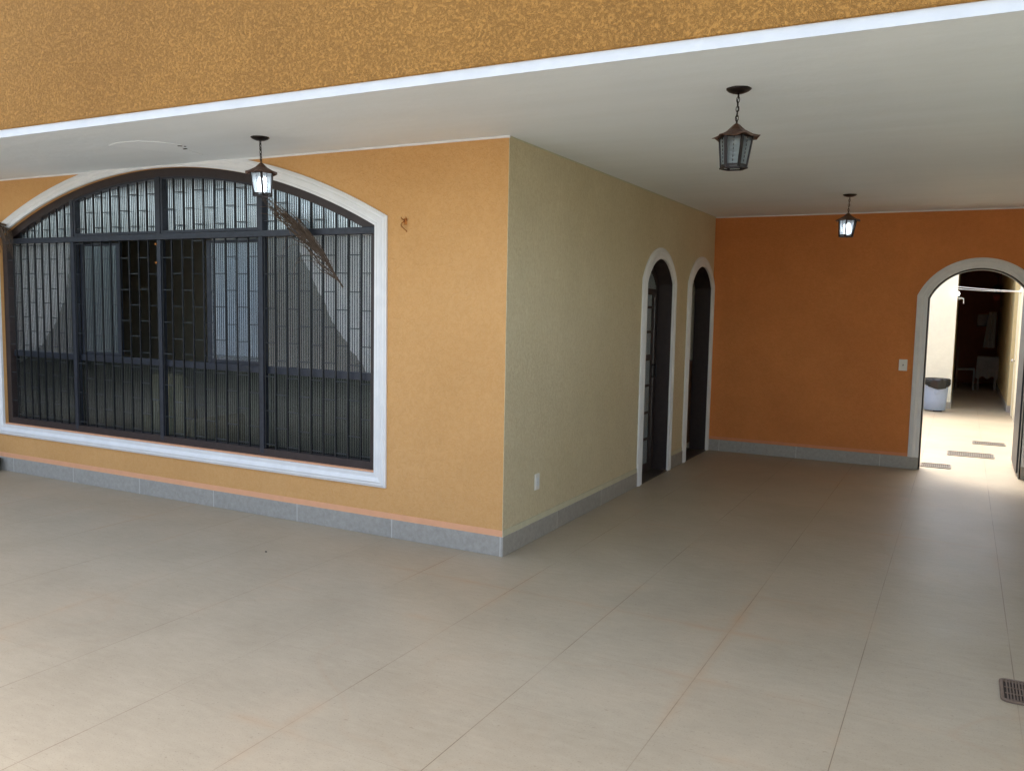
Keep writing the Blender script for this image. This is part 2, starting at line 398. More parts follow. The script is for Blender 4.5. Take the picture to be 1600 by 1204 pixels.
# side wall outline with the two doorways cut from its foot
def wall_with_doors(u0, u1, doors, vs, rise):
    p = [(u0, 0)]
    for d in doors:
        a = arch(d[0], d[1], 0, vs, rise, 24)[2:]   # right -> left
        p += [(d[0], 0)]+a[::-1]+[(d[1], 0)]
    return p+[(u1, 0), (u1, H), (u0, H)]
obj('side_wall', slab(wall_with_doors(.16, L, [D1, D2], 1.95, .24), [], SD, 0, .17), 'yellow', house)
# yellow paint turns the corner over the end of the front wall
bm = B(); box(bm, 0, .003, .0, .1602, 0, H); obj('corner_return', bm, 'yellow', house)
A0 = (2.335, 3.30)
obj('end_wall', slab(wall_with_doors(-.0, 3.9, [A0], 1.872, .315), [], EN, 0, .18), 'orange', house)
bm = B(); box(bm, -9, 3.9, -1.30, L, H, H+.2); obj('ceiling', bm, 'ceiling', house)
bm = B(); box(bm, -9, 3.9, -1.306, -1.3002, H-.002, H+.052)
obj('fascia_strip', bm, 'strip', house)
bm = B(); box(bm, -9, 3.9, -1.318, -1.15, H+.05, 5.2); obj('fascia_beam', bm, 'ochre_coarse', house, bevel=.006)  # unseen upper part raised to keep sun off the porch floor
# thin cornice line where ceiling meets the walls
bm = B(); box(bm, -9, .012, -.012, 0, H-.012, H); obj('cornice_strip', bm, 'white', house)
bm = B(); box(bm, .0, .006, .0, L, H-.008, H); obj('cornice_strip', bm, 'cream', house)
bm = B(); box(bm, .006, 3.9, L-.012, L, H-.013, H); obj('cornice_strip', bm, 'white', house)
# skirting tiles and the painted bands above them
sk = .135
def skirting(boxes, band, bmat):
    for b in boxes:
        bm = B(); box(bm, b[0], b[1], b[2], b[3], 0, sk); obj('skirting_board', bm, 'skirt', house, bevel=.002)
    for b in band:
        bm = B(); box(bm, b[0], b[1], b[2], b[3], sk, b[4]); obj('painted_band', bm, bmat, house)
skirting([(-9, .012, -.012, 0)], [(-9, .004, -.004, 0, .178)], 'peach')
skirting([(0.003, .0121, 0, D1[0]-.115), (0, .012, D1[1]+.105, D2[0]-.105)], [(0.003, .0075, -.003, D1[0]-.115, .178), (0, .005, D1[1]+.105, D2[0]-.105, .178)], 'cream')
skirting([(.0, A0[0], L-.012, L), (A0[1]+.001, 3.9, L-.012, L)], [(0, A0[0]-.108, L-.004, L, .172), (A0[1]+.108, 3.9, L-.004, L, .172)], 'orange_band')
# ceiling plaster repair
t_ = NT('ceiling_patch_plaster')
t_.b.inputs['Base Color'].default_value = lin((236, 242, 244)); t_.b.inputs['Roughness'].default_value = .7; M['patch'] = t_.m
bm = B(); pv = [(-2.86, -.80), (-2.70, -.86), (-2.5, -.84), (-2.36, -.72), (-2.32, -.62), (-2.44, -.50), (-2.50, -.26), (-2.62, -.40), (-2.74, -.62)]
a = [bm.verts.new((x, y, H-.0025)) for x, y in pv]; b = [bm.verts.new((x*1.0, y, H)) for x, y in pv]
bm.faces.new(a)
for i in range(len(a)): bm.faces.new((a[i], a[(i+1) % len(a)], b[(i+1) % len(a)], b[i]))
obj('ceiling_patch', bm, 'patch', house)
bm = B(); rbox(bm, (-2.42, -.50, H-.004), (.035, .012, .004)); rbox(bm, (-2.36, -.60, H-.004), (.028, .014, .004), Matrix.Rotation(.7, 4, 'Z')); rbox(bm, (-2.34, -.57, H-.004), (.012, .01, .004))
obj('patch_hole', bm, 'dark', house)

# ---- rooms behind the walls
bm = B()
box(bm, -9, -8.9, .16, 2.6, 0, H)
box(bm, -9, -.171, 2.5, 2.6, 0, H); box(bm, -3.4, -3.3, 2.6, L, 0, H)
obj('interior_wall', bm, 'interior', house)
bm = B(); box(bm, -3.3, -.171, 4.0, 4.06, 0, H); obj('interior_wall', bm, 'courtwall', house)
bm = B(); box(bm, -3.4, -.171, L, L+.1, 0, H); obj('interior_wall', bm, 'courtwall', house)

# ---- the big arched window
Yf = .055
def px(x, y): return CX+(x-CX)*(1+y/4.994)      # keep measured sight lines when set back from the wall face
RW = (WH**2+.531**2)/(2*.531); CVW = 2.254+.531-RW
def head(x, inset=0): return CVW+math.sqrt(max(0, (RW-inset)**2-(x-WC)**2))
frame = obj('window', moulding(offset(win_o, -.012), [(.0115, .12), (.0115, .03), (-.056, .03), (-.056, .12)], FR), 'brown_frame', house)
obj('window_trim', moulding(win_o, prof(.102, .03), FR), 'white', frame, bevel=.0)
bm = B(); box(bm, WC-WH+.001, WC+WH-.001, .001, .03, .4635, .473); obj('window_sill', bm, 'peach', frame)
mull = [px(-4.42, .05), px(-3.297, .05), px(-2.158, .05)]
edges = [WC-WH+.045]+mull+[WC+WH-.045]
for mx in mull:
    bm = B(); box(bm, mx-.02, mx+.02, .028, .085, .495, head(mx, .06)); obj('mullion', bm, 'steel', frame, bevel=.002)
bm = B(); box(bm, WC-WH+.02, WC+WH-.02, .016, .09, 2.20, 2.248); obj('transom', bm, 'steel', frame, bevel=.003)
def bayx(i):
    a = edges[i]+(.02 if i else 0); b = edges[i+1]-(.02 if i < 3 else 0); return a, b
for i in range(4):
    a, b = bayx(i)
    # middle rail, behind the bars
    bm = B(); box(bm, a, b, .07, .105, 1.128, 1.185); obj('rail', bm, 'steel', frame, bevel=.003)
    bm = B(); box(bm, a, b, .092, .097, .49, 1.13); obj('lower_pane', bm, 'glass_low', frame)
    # upper light under the arch
    n = 14; outl = [(a, 2.25), (b, 2.25)]+[(b-(b-a)*k/n, max(2.252, head(b-(b-a)*k/n, .06))) for k in range(n+1)]
    obj('upper_pane', slab(outl, [], FR, .088, .093), 'glass_top', frame)
    if i in (1, 2):
        inn = offset(outl, -.002)
        obj('hopper_frame', moulding(inn, [(0, .085), (0, .035), (-.022, .035), (-.022, .085)], FR), 'steel', frame)
# fixed side panes and the half-open sliding sashes
for i in (0, 3):
    a, b = bayx(i); bm = B(); box(bm, a, b, .092, .097, 1.18, 2.195); obj('side_pane', bm, 'glass_up', frame)
for a, b, st in ((bayx(1)[0], px(-3.80, .1), 1), (px(-2.755, .1), bayx(2)[1], 0)):
    s_ = .045; bm = B()
    if st: box(bm, b-s_, b, .09, .115, 1.186, 2.19); box(bm, a, a+s_*.6, .09, .115, 1.186, 2.19)
    else: box(bm, a, a+s_, .09, .115, 1.186, 2.19); box(bm, b-s_*.6, b, .09, .115, 1.186, 2.19)
    box(bm, a+s_, b-s_, .091, .114, 1.187, 1.215); box(bm, a+s_, b-s_, .091, .114, 2.165, 2.189)
    obj('sliding_sash', bm, 'steel', frame, bevel=.002)
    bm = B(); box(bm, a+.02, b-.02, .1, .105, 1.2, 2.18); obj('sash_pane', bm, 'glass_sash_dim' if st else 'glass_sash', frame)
# grille: bars in front of the glass, one panel per bay and light
def grille(a, b, zlo, zhi, ph, upper=False):
    n = 9; st = (b-a)/n; yb = .042 if not upper else .05
    bm = B(); tb_ = B()
    for k in range(1, n):
        x = a+st*k; top = zhi(x)
        if top-zlo < .03: continue
        w_ = .0115; wig = random.uniform(-.0015, .0015)
        bar(bm, (x+wig, yb, zlo), (x-wig, yb, top), w_)
        if not upper: rbox(bm, (x, yb, 2.03 if k % 2 else .6), (.013, .013, .02))
    for k in (0, n):
        if not upper: bar(bm, (a+.012 if k == 0 else b-.012, yb, zlo), (a+.012 if k == 0 else b-.012, yb, zhi(a)), .01)
    for k in range(n):
        z = (2.05 if (k+ph) % 2 else 1.915) + .27*3
        while z > zlo+.04:
            x0, x1 = a+st*k, a+st*(k+1); zz = z+random.uniform(-.004, .004)
            if zz < min(zhi(x0), zhi(x1))-.015:
                bar(tb_, (x0, yb+.001, zz), (x1, yb+.001, zz+random.uniform(-.002, .002)), .0068)
            z -= .27
    obj('security_grille', bm, 'steel_bar', frame)
    obj('grille_ties', tb_, 'steel_tie', frame)
for i in range(4):
    a, b = bayx(i)
    grille(a, b, .485, lambda x: 2.2, i+1)
    grille(a+(.028 if i in (1, 2) else 0), b-(.028 if i in (1, 2) else 0), 2.25, lambda x: head(x, .06), i, True)
# window catch and stay
for zc in (2.155, 2.0):
    bm = B(); box(bm, mull[1]-.042, mull[1]-.02, .02, .045, zc, zc+.018); obj('window_catch', bm, 'brass', frame, bevel=.003)

# ---- doors in the side wall
def recessed_door(d, closed):
    out = [(d[0], 0)]+arch(d[0], d[1], 0, 1.95, .24, 24)[2:][::-1]+[(d[1], 0)]
    fr_ = obj('door', moulding(out[::-1], [(-.0005, .0), (-.0005, .19), (-.012, .19), (-.012, .0)], SD, False), 'brown_frame', house)
    obj('door_trim', moulding(out[::-1], prof(.11, .028), SD, False), 'white', fr_)
    bm = B(); box(bm, -.19, .014, d[0]+.013, d[1]-.013, 0.001, .012); obj('threshold', bm, 'threshold', fr_)
    return fr_
dr = recessed_door(D1, True)
tag(dr, 'doorway with a closed dark glazed door')
a, b = D1[0]+.013, D1[1]-.013
# steel stiles, rails and the arched head light
bm = B(); xi = -.165
o_ = arch(a, b, .015, 1.95, .225, 20)
hl = [arch(a+.05, b-.05, 1.93, 1.955, .16, 16)]
pan = []; z = .1
lf = slab(o_, [], SD, .15, .17); lf.free()
holes = [arch(a+.05, b-.05, 1.9, 1.93, .18, 16)]
zz = [.10, .36, .62, .88, 1.12, 1.26, 1.50, 1.84]
cells = [(.10, .345), (.37, .62), (.645, .90), (.925, 1.17), (1.23, 1.45), (1.475, 1.70), (1.725, 1.84)]
for z0, z1 in cells: holes.append([(a+.06, z0), (b-.17, z0), (b-.17, z1), (a+.06, z1)])
obj('door_leaf', slab(o_, holes, SD, .145, .172), 'brown_frame', dr)
bm = B(); box(bm, -.16, -.156, a+.04, b-.16, .08, 1.86); obj('door_pane', bm, 'glass_door', dr)
obj('head_pane', slab(arch(a+.03, b-.03, 1.88, 1.94, .19, 16), [], SD, .156, .16), 'glass_door', dr)
bm = B(); bar(bm, (-.143, b-.10, .12), (-.143, b-.10, 1.82), .006); obj('door_seam', bm, 'chrome', dr)
bm = B(); tube(bm, [(-.145, b-.13, 1.0), (-.10, b-.13, 1.0), (-.10, b-.13, 1.12), (-.145, b-.13, 1.12)], .008); obj('door_handle', bm, 'steel_bar', dr)
dr2 = recessed_door(D2, False)
tag(dr2, 'doorway standing open to a dark room')

# ---- archway at the end
out = [(A0[0], 0)]+arch(A0[0], A0[1], 0, 1.872, .315, 30)[2:][::-1]+[(A0[1], 0)]
arc = obj('archway', moulding(out[::-1], [(-.0005, .0), (-.0005, .19), (-.014, .19), (-.014, .0)], EN, False), 'lining', house)
ov = [(A0[0], sk)]+out[1:-1]+[(A0[1], sk)]
obj('archway_trim', moulding(ov[::-1], prof(.108, .028), EN, False), 'white', arc)
# gate leaf swung open into the courtyard
gx = A0[1]-.03
gate = arch(L+.2, L+1.13, .03, 1.86, .29, 20)
GT = lambda u, v, t: (gx+t, u, v)
obj('gate_leaf', slab(gate, [], GT, 0, .03), 'steel', arc, bevel=.003)

# ------------------------------------------------------------------ things fixed or hanging on the house
def plate(name, label, cat, c, axis, w_, h_, slots):
    t = thing(name, label, cat, c)
    def bx(du0, du1, dz0, dz1, t0, t1, nm, m, bev=0):
        bm = B()
        if axis == 'x': box(bm, c[0]+t0, c[0]+t1, c[1]+du0, c[1]+du1, c[2]+dz0, c[2]+dz1)
        else: box(bm, c[0]+du0, c[0]+du1, c[1]-t1, c[1]-t0, c[2]+dz0, c[2]+dz1)
        return obj(nm, bm, m, t, bevel=bev)
    bx(-w_/2, w_/2, -h_/2, h_/2, 0, .009, 'cover_plate', 'plastic', .003)
    for nm, u0, u1, z0, z1, m in slots: bx(u0, u1, z0, z1, .009, .0125, nm, m, .001)
    return t
plate('wall_outlet', 'small white outlet plate low on the pale yellow wall', 'outlet', (.001, .512, .428), 'x', .072, .118,
      [('socket', -.02, .02, -.03, .03, 'bulb_off'), ('pin_hole', -.012, -.006, -.004, .004, 'dark')])
plate('light_switch', 'white switch plate on the orange wall beside the archway', 'switch', (2.128, L-.001, 1.138), 'y', .085, .125,
      [('rocker', -.022, .022, -.034, .034, 'plastic'), ('socket', -.008, .008, -.01, .01, 'cloth_white')])
# brass hook
hk = thing('wall_hook', 'small brass double hook screwed to the ochre wall', 'hook', (-.811, 0, 2.256))
bm = B(); rbox(bm, (-.811, -.003, 2.272), (.022, .006, .045)); obj('back_plate', bm, 'brass', hk, bevel=.002)
bm = B(); tube(bm, [(-.811+.02*math.sin(k/9*PI*1.5)*-1-.004, -.012-.014*math.sin(k/9*PI), 2.275-.075*k/9) for k in range(10)], .0042); obj('hook_arm', bm, 'brass', hk, True)
bm = B(); tube(bm, [(-.80, -.006, 2.28), (-.79, -.03, 2.285), (-.785, -.036, 2.30)], .0038); tube(bm, [(-.82, -.006, 2.28), (-.826, -.028, 2.29), (-.83, -.03, 2.30)], .0036); obj('hook_arm', bm, 'brass', hk, True)

# ---- lanterns
def make_lantern(loc, label, lit, rotz=0, lean=(0, 0)):
    x0, y0, z0 = loc                                    # z0 = ceiling
    t = thing('hanging_lantern', label, 'lantern', loc, 'copper lanterns hanging from the ceiling')
    bm = B(); lathe(bm, [(.004, -.022), (.03, -.021), (.052, -.012), (.062, -.003), (.062, 0)], (x0, y0, z0), 20, wob=lambda k, j: 1+.025*math.sin(k*2.2)); obj('canopy', bm, 'copper_dark', t, True)
    ap = Vector((x0+lean[0], y0+lean[1], z0-.178))      # apex
    top = Vector((x0, y0, z0-.02)); n = 7; bm = B()
    for i in range(n):
        c = top.lerp(ap, (i+.5)/n); ln = (ap-top).length/n*.72
        pts = []
        for k in range(10):
            an = 2*PI*k/10; u = math.cos(an)*.0075; vv = math.sin(an)*ln
            pts.append(c+Vector((u if i % 2 else 0, 0 if i % 2 else u, vv)))
        tube(bm, pts, .0022, 5, closed=True)
    obj('chain', bm, 'copper_dark', t)
    bm = B(); tube(bm, [top.lerp(ap, k/8)+Vector((.004*math.sin(k*1.9), .004*math.cos(k*1.7), 0)) for k in range(9)], .0026, 5); obj('cord', bm, 'steel_bar', t)
    # hexagonal body that narrows downwards
    zt, zb = ap.z-.062, ap.z-.212; N = 6
    rt, rb = .082, .063
    tilt = Vector((lean[0]*1.6, lean[1]*1.6, 0))
    def P(k, s_, out=0):                                 # s_: 0 top .. 1 bottom
        an = rotz+2*PI*k/N; r_ = rt+(rb-rt)*s_+out
        return Vector((ap.x+r_*math.cos(an), ap.y+r_*math.sin(an), zt+(zb-zt)*s_))+tilt*s_
    # wavy pyramid roof
    bm = B(); M_ = 36; ringz = []
    for q, (r_, dz) in enumerate(((.012, .004), (.04, -.024), (.078, -.047), (.108, -.062))):
        ring = []
        for k in range(M_):
            an = rotz+2*PI*k/M_; fac = 1/max(.86, math.cos(((an-rotz) % (PI/3))-PI/6))*.96
            wv = (.006*math.sin(an*6+1.0)+.003*math.sin(an*11)) if q == 3 else 0
            ring.append(bm.verts.new((ap.x+r_*fac*math.cos(an), ap.y+r_*fac*math.sin(an), ap.z+dz+wv)))
        ringz.append(ring)
    for A_, B_ in zip(ringz, ringz[1:]):
        for k in range(M_): bm.faces.new((A_[k], A_[(k+1) % M_], B_[(k+1) % M_], B_[k]))
    tp = bm.verts.new(ap+Vector((0, 0, .012)))
    for k in range(M_): bm.faces.new((ringz[0][k], ringz[0][(k+1) % M_], tp))
    rf = obj('lantern_roof', bm, 'copper', t)
    sm = rf.modifiers.new('sheet', 'SOLIDIFY'); sm.thickness = .002
    for k in range(N):
        bm = B(); bar(bm, P(k, -.02), P(k, 1), .014, .008); obj('post', bm, 'copper_dark', t)
    bm = B()
    for k in range(N):
        bar(bm, P(k, .92), P(k+1, .92), .004, .01); bar(bm, P(k, 1.0, .003), P(k+1, 1.0, .003), .01, .007)
        bar(bm, P(k, .0), P(k+1, .0), .008, .005)
    obj('body_ring', bm, 'copper_dark', t)
    bm = B()
    for k in range(N):                                   # dashed wire down the middle of each pane
        for j in range(8):
            m0 = (P(k, j/8, .001)+P(k+1, j/8, .001))/2; m1 = (P(k, (j+.62)/8, .001)+P(k+1, (j+.62)/8, .001))/2
            bar(bm, m0, m1, .0042, .002)
    obj('pane_wire', bm, 'copper_dark', t)
    for k in range(N):
        bm = B(); q = [P(k, .02, -.004), P(k+1, .02, -.004), P(k+1, .93, -.004), P(k, .93, -.004)]
        bm.faces.new([bm.verts.new(p) for p in q]); obj('pane', bm, 'lglass', t)
    # spiral bulb hanging in the middle
    bc = Vector((ap.x, ap.y, zt))
    bm = B(); lathe(bm, [(.014, 0), (.02, -.015), (.02, -.03), (.012, -.033)], bc, 12)
    sk_ = obj('socket', bm, 'plastic', t, True)
    bm = B()
    pts = []
    for k in range(49):
        an = k/48*2*PI*4; s_ = k/48
        pts.append(bc+tilt*.5+Vector((.021*math.cos(an), .021*math.sin(an), -.034-.092*s_)))
    tube(bm, pts, .0095 if lit else .0065, 8)
    obj('bulb', bm, 'bulb_on' if lit else 'bulb_off', t, True)
    if lit:
        pl = bpy.data.lights.new('lantern_light', 'POINT'); pl.energy = .1; pl.color = (.86, .93, 1); pl.shadow_soft_size = .03
        po = bpy.data.objects.new('lantern_light', pl); C.objects.link(po); po.location = bc+tilt*.5+Vector((0, 0, -.085)); po.parent = t
        po.matrix_parent_inverse = Matrix.Translation(t.location).inverted()
    return t
make_lantern((-1.588, -.6, H), 'lit lantern hanging in front of the big arched window', True, .25, (.008, 0))
make_lantern((1.622, -.6, H), 'unlit rusty lantern nearest the camera, hanging from the open porch ceiling', False, .12, (-.004, .0))
make_lantern((1.671, 3.67, H), 'lit lantern hanging deep in the porch against the orange wall', True, .5, (-.006, 0))

# ---- dried palm fronds
def frond(name, label, base, tip, n, spread, seedv, stray, wmul=1.0):
    random.seed(seedv)
    base = Vector(base); tip = Vector(tip); ax = (tip-base); ln = ax.length; d = ax.normalized()
    s_ = Vector((d.z, 0, -d.x)); bow = lambda q: s_*(.055*math.sin(max(0, min(1, q))*PI))
    t = thing(name, label, 'palm frond', base)
    bm = B(); tube(bm, [base.lerp(tip, k/12)+bow(k/12) for k in range(13)], .006*wmul, 6, [1.0-.07*k for k in range(13)])
    obj('stem', bm, 'drygrass', t)
    bm = B()
    for i in range(n):
        t0 = random.uniform(.04, .62); t1 = min(1.02, t0+random.uniform(.3, .6)); side = random.uniform(-1, 1)
        pts = []
        for k in range(9):
            u = k/8; tt = t0+(t1-t0)*u
            env = math.sin(min(1, u*1.25)*PI*.5)*spread*side*(1-.55*max(0, tt-.5)*2)
            sag = -.012*math.sin(u*PI)*random.uniform(.4, 1.4)
            pts.append(base+d*ln*tt+bow(tt)+s_*(env+.004*math.sin(u*9+i))+Vector((0, -.012*math.sin(u*PI)*(1+(i % 3)), sag)))
        tube(bm, pts, random.uniform(.0024, .0042)*wmul, 4, [1.1, 1.2, 1.1, 1, .95, .85, .7, .5, .2])
    for q in stray:
        P_ = [Vector(p) for p in q]; pts = []
        for k in range(11):
            u = k/10; pts.append(P_[0]*(1-u)**2+P_[1]*2*u*(1-u)+P_[2]*u*u)
        tube(bm, pts, .0022, 4)
    obj('leaflet', bm, 'drygrass', t)
    return t
Yp = -.045
def W(x, z): return (x, Yp, z)
frond('dried_palm_frond', 'brown dried palm frond hanging slanted across the window below a lit lantern', W(-1.33, 1.81), W(-2.10, 2.50), 54, .085, 5,
      [(W(-1.62, 2.07), W(-1.78, 2.17), W(-1.86, 2.10)), (W(-1.56, 2.03), W(-1.80, 2.12), W(-1.80, 1.86)), (W(-1.86, 2.21), W(-1.90, 2.1), W(-1.95, 1.87)),
       (W(-1.50, 2.0), W(-1.42, 2.03), W(-1.43, 1.93)), (W(-1.9, 2.3), W(-2.0, 2.36), W(-2.13, 2.37)), (W(-1.85, 2.33), W(-1.98, 2.42), W(-2.14, 2.42)),
       (W(-1.75, 2.3), W(-1.68, 2.33), W(-1.64, 2.28)), (W(-1.55, 1.98), W(-1.7, 2.04), W(-1.78, 1.98))])
random.seed(3)
t = thing('dried_palm_frond', 'frayed dried palm tuft at the upper left corner of the arched window', 'palm frond', (-5.62, -.03, 2.43))
bm = B(); tube(bm, [(-5.9, -.02, 2.30), (-5.7, -.05, 2.38), (-5.5, -.04, 2.40), (-5.36, -.04, 2.37)], .01); obj('stem', bm, 'drygrass', t)
bm = B()
for i in range(80):
    x = random.uniform(-5.75, -5.34); z = 2.33+.06*math.sin((x+5.9)*6); s1 = random.uniform(.04, .17); l_ = random.uniform(.14, .34)
    tube(bm, [(x+s1*u, -.05-.04*math.sin(u*3)*((i % 3)-.6), z+.05*math.sin(u*PI*.6)-l_*u*u) for u in [k/7 for k in range(8)]], random.uniform(.003, .006), 4, [1, 1.1, 1.1, 1, .9, .7, .5, .2])
obj('leaflet', bm, 'drygrass', t)

# ---- low dark pot at the foot of the wall, cut by the left edge
pt = thing('clay_pot', 'low dark clay pot on the floor at the far left foot of the ochre wall', 'pot', (-5.62, -.12, 0))
bm = B(); lathe(bm, [(.06, 0), (.085, .05), (.095, .105), (.10, .125), (.09, .125), (.08, .11)], (-5.625, -.115, 0), 24); obj('pot_body', bm, 'pot', pt, True)

# ---- behind the glass: curtains and an armchair
def curtain(pts_edge, xr, label, sgn):
    """pts_edge: (z, x of free edge) from rod down; xr: gathered side"""
    random.seed(11); bm = B(); n = 54; rows = []
    zz = pts_edge[0][0]; dense = []
    while zz > pts_edge[-1][0]:
        for (z1, x1), (z2, x2) in zip(pts_edge, pts_edge[1:]):
            if z2 <= zz <= z1: dense.append((zz, x1+(x2-x1)*(z1-zz)/(z1-z2)+random.uniform(-.014, .014))); break
        zz -= .028
    for z_, xe in dense:
        row = []
        for k in range(n+1):
            u = k/n; x = xe+(xr-xe)*u
            row.append(bm.verts.new((x, .2+.022*math.sin(u*46+z_*1.3)+.008*math.sin(u*17+z_*5), z_)))
        rows.append(row)
    for a_, b_ in zip(rows, rows[1:]):
        for k in range(n): bm.faces.new((a_[k], a_[k+1], b_[k+1], b_[k]))
    o = obj('curtain', bm, 'curtain', None, True)
    return tag(o, label, 'curtain', 'curtains behind the arched window')
def cx_(x): return CX+(x-CX)*(1+.20/4.994)
curtain([(2.75, cx_(-1.86)), (2.4, cx_(-1.86)), (2.15, cx_(-1.80)), (1.9, cx_(-1.68)), (1.7, cx_(-1.57)), (1.5, cx_(-1.45)), (1.35, cx_(-1.32)), (1.2, cx_(-1.18)), (1.1, cx_(-1.08)), (1.0, cx_(-1.0)), (.9, -1.2)], -.85,
        'white curtain drawn back to the right end of the arched window', 1)
curtain([(2.75, cx_(-4.52)), (2.4, cx_(-4.50)), (2.15, cx_(-4.47)), (1.9, cx_(-4.54)), (1.7, cx_(-4.60)), (1.5, cx_(-4.72)), (1.35, cx_(-4.85)), (1.2, cx_(-5.0)), (1.08, cx_(-5.2)), (1.0, cx_(-5.4)), (.9, -5.9)], -6.2,
        'white curtain drawn back to the left end of the arched window', -1)
curtain([(2.7, cx_(-2.70)), (2.2, cx_(-2.70)), (1.7, cx_(-2.70)), (1.24, cx_(-2.70))], cx_(-2.2), 'added short pale sheer behind the right sliding sash, for its bright reflection', 1)  # added sheer; its paleness stands in for a reflection in the sash
ac = thing('armchair', 'beige armchair dimly seen through the lower ribbed glass', 'armchair', (-3.72, .75, 0))
bm = B(); box(bm, -4.0, -3.55, .42, .52, .35, 1.02); obj('backrest', bm, 'armchair', ac, bevel=.048)
bm = B(); box(bm, -4.05, -3.5, .53, 1.05, .3, .45); obj('seat', bm, 'armchair', ac, bevel=.04)
for sx_ in (-4.15, -3.5):
    bm = B(); box(bm, sx_, sx_+.1, .45, 1.05, .12, .62); obj('armrest', bm, 'armchair', ac, bevel=.03)
for lx in (-4.1, -3.48):
    for ly in (.5, .98):
        bm = B(); box(bm, lx, lx+.05, ly, ly+.05, 0, .13); obj('leg', bm, 'wood', ac)
# dark cabinet inside the second doorway
cb = thing('cabinet', 'dark cabinet inside the open second doorway', 'cabinet', (-1.2, 4.9, 0))
bm = B(); box(bm, -1.6, -.2, 5.0, 5.22, .08, 1.05); obj('carcass', bm, 'wood', cb, bevel=.01)
bm = B(); box(bm, -1.62, -.19, 4.98, 5.225, 1.051, 1.085); obj('cabinet_top', bm, 'wood', cb, bevel=.005)

# ------------------------------------------------------------------ boundary walls round the yard
bw = thing('boundary_wall', 'cream boundary wall along the right side of the porch', 'wall', (3.8, 0, 0))
bm = B(); box(bm, 3.75, 3.9, -11, 1.2, 0, 2.1); box(bm, 3.75, 3.9, 1.2001, L, 0, 2.799); obj('wall_face', bm, 'boundary', bw)  # unseen; front stretch lowered so side light reaches the yellow wall
bm = B(); box(bm, 3.738, 3.75, -11, L-.013, 0, .135); obj('skirting_board', bm, 'skirt', bw)
bm = B(); box(bm, -9.15, 3.9, -11.15, -11, 0, 2.2)
tag(obj('front_boundary_wall', bm, 'yard'), 'grey green boundary wall closing the front yard', 'wall')
bm = B(); box(bm, -9.15, -9, -11, 5, 0, 3.0)  # unseen wall, painted dark to give the window glass dark reflections
tag(obj('side_boundary_wall', bm, 'reflected_green'), 'unseen left boundary wall of the yard, dark green for the window reflections', 'wall')

# ------------------------------------------------------------------ courtyard and passage
rb = thing('rear_building', 'pale yellow rear building with a narrow dark passage behind the courtyard', 'building', (2.6, 12.3, 0))
YB = 12.3
bm = B(); box(bm, -1.0, 2.56, YB, YB+.15, 0, 3.1); obj('courtyard_wall', bm, 'courtwall', rb)
bm = B(); box(bm, 3.52, 3.7, L+.18, YB+.0, 0, 3.1); obj('courtyard_wall', bm, 'courtwall', rb)
bm = B(); box(bm, -1.15, -1.0, L+.18, YB+.15, 0, 3.1); obj('courtyard_wall', bm, 'courtwall', rb)
bm = B(); box(bm, 2.41, 2.56, YB+.15, 19.2, 0, 2.9); obj('passage_wall', bm, 'passage', rb)
bm = B(); box(bm, 3.45, 3.7, YB, 19.2, 0, 2.9); obj('passage_wall', bm, 'passage', rb)
bm = B(); box(bm, 2.41, 3.7, 19.2, 19.4, 0, 2.9); obj('passage_end_wall', bm, 'passage_end', rb)
bm = B(); box(bm, 2.3, 3.8, YB+.16, 19.4, 2.9, 3.05); obj('passage_ceiling', bm, 'wood', rb)
for b_ in ((-1, 2.56, YB-.012, YB), (2.56, 2.572, YB, 19.19), (3.438, 3.45, YB, 19.19), (3.438, 3.508, YB-.012, YB), (3.508, 3.52, L+.19, 10.85), (3.508, 3.52, 11.75, YB)):
    bm = B(); box(bm, *b_, 0, .12); obj('skirting_board', bm, 'skirt', rb)
bm = B(); box(bm, 3.49, 3.515, 10.9, 11.72, .01, 2.08); dd = obj('door', bm, 'door_cream', rb, bevel=.004)
bm = B(); box(bm, 3.48, 3.53, 10.85, 10.9, 0, 2.13); box(bm, 3.48, 3.53, 11.72, 11.77, 0, 2.13); box(bm, 3.48, 3.53, 10.9, 11.72, 2.081, 2.13); obj('door_frame', bm, 'courtwall', dd)
bm = B(); lathe(bm, [(.004, 0), (.022, .004), (.03, .018), (.022, .034), (.012, .04), (.012, .07)], (0, 0, 0), 14)
bmesh.ops.transform(bm, matrix=Matrix.Translation((3.43, 11.64, .94)) @ Matrix.Rotation(PI/2, 4, 'Y'), verts=bm.verts); obj('door_knob', bm, 'chrome', dd, True)
plate('light_switch', 'tiny white switch plate on the right wall inside the passage', 'switch', (3.449, 14.6, 1.2), 'x', .085, .125, [])

# bin with a black bag
bn = thing('rubbish_bin', 'pale blue plastic bin with a black bag folded over its rim', 'bin', (2.32, 11.75, 0))
bm = B(); lathe(bm, [(.165, 0), (.175, .01), (.185, .2), (.205, .50), (.212, .52), (.2, .52), (.19, .48)], (2.32, 11.75, .02), 32); obj('bin_body', bm, 'binplastic', bn, True)
bm = B(); lathe(bm, [(.05, .46), (.15, .50), (.2, .545), (.215, .555), (.225, .53), (.228, .47), (.222, .42)], (2.32, 11.75, .02), 40, False, wob=lambda k, j: 1+(.05*math.sin(k*1.7+j)+.04*math.sin(k*3.1+j*2)))
for v_ in bm.verts:
    if v_.co.z < .46 and (v_.co.xy-Vector((2.32, 11.75))).length > .18: v_.co.z += .04*math.sin(math.atan2(v_.co.y-11.75, v_.co.x-2.32)*2+1)
obj('bin_bag', bm, 'bag', bn, True)
bm = B(); lathe(bm, [(.045, .0), (.05, .004), (.045, .01)], (0, 0, 0), 20)
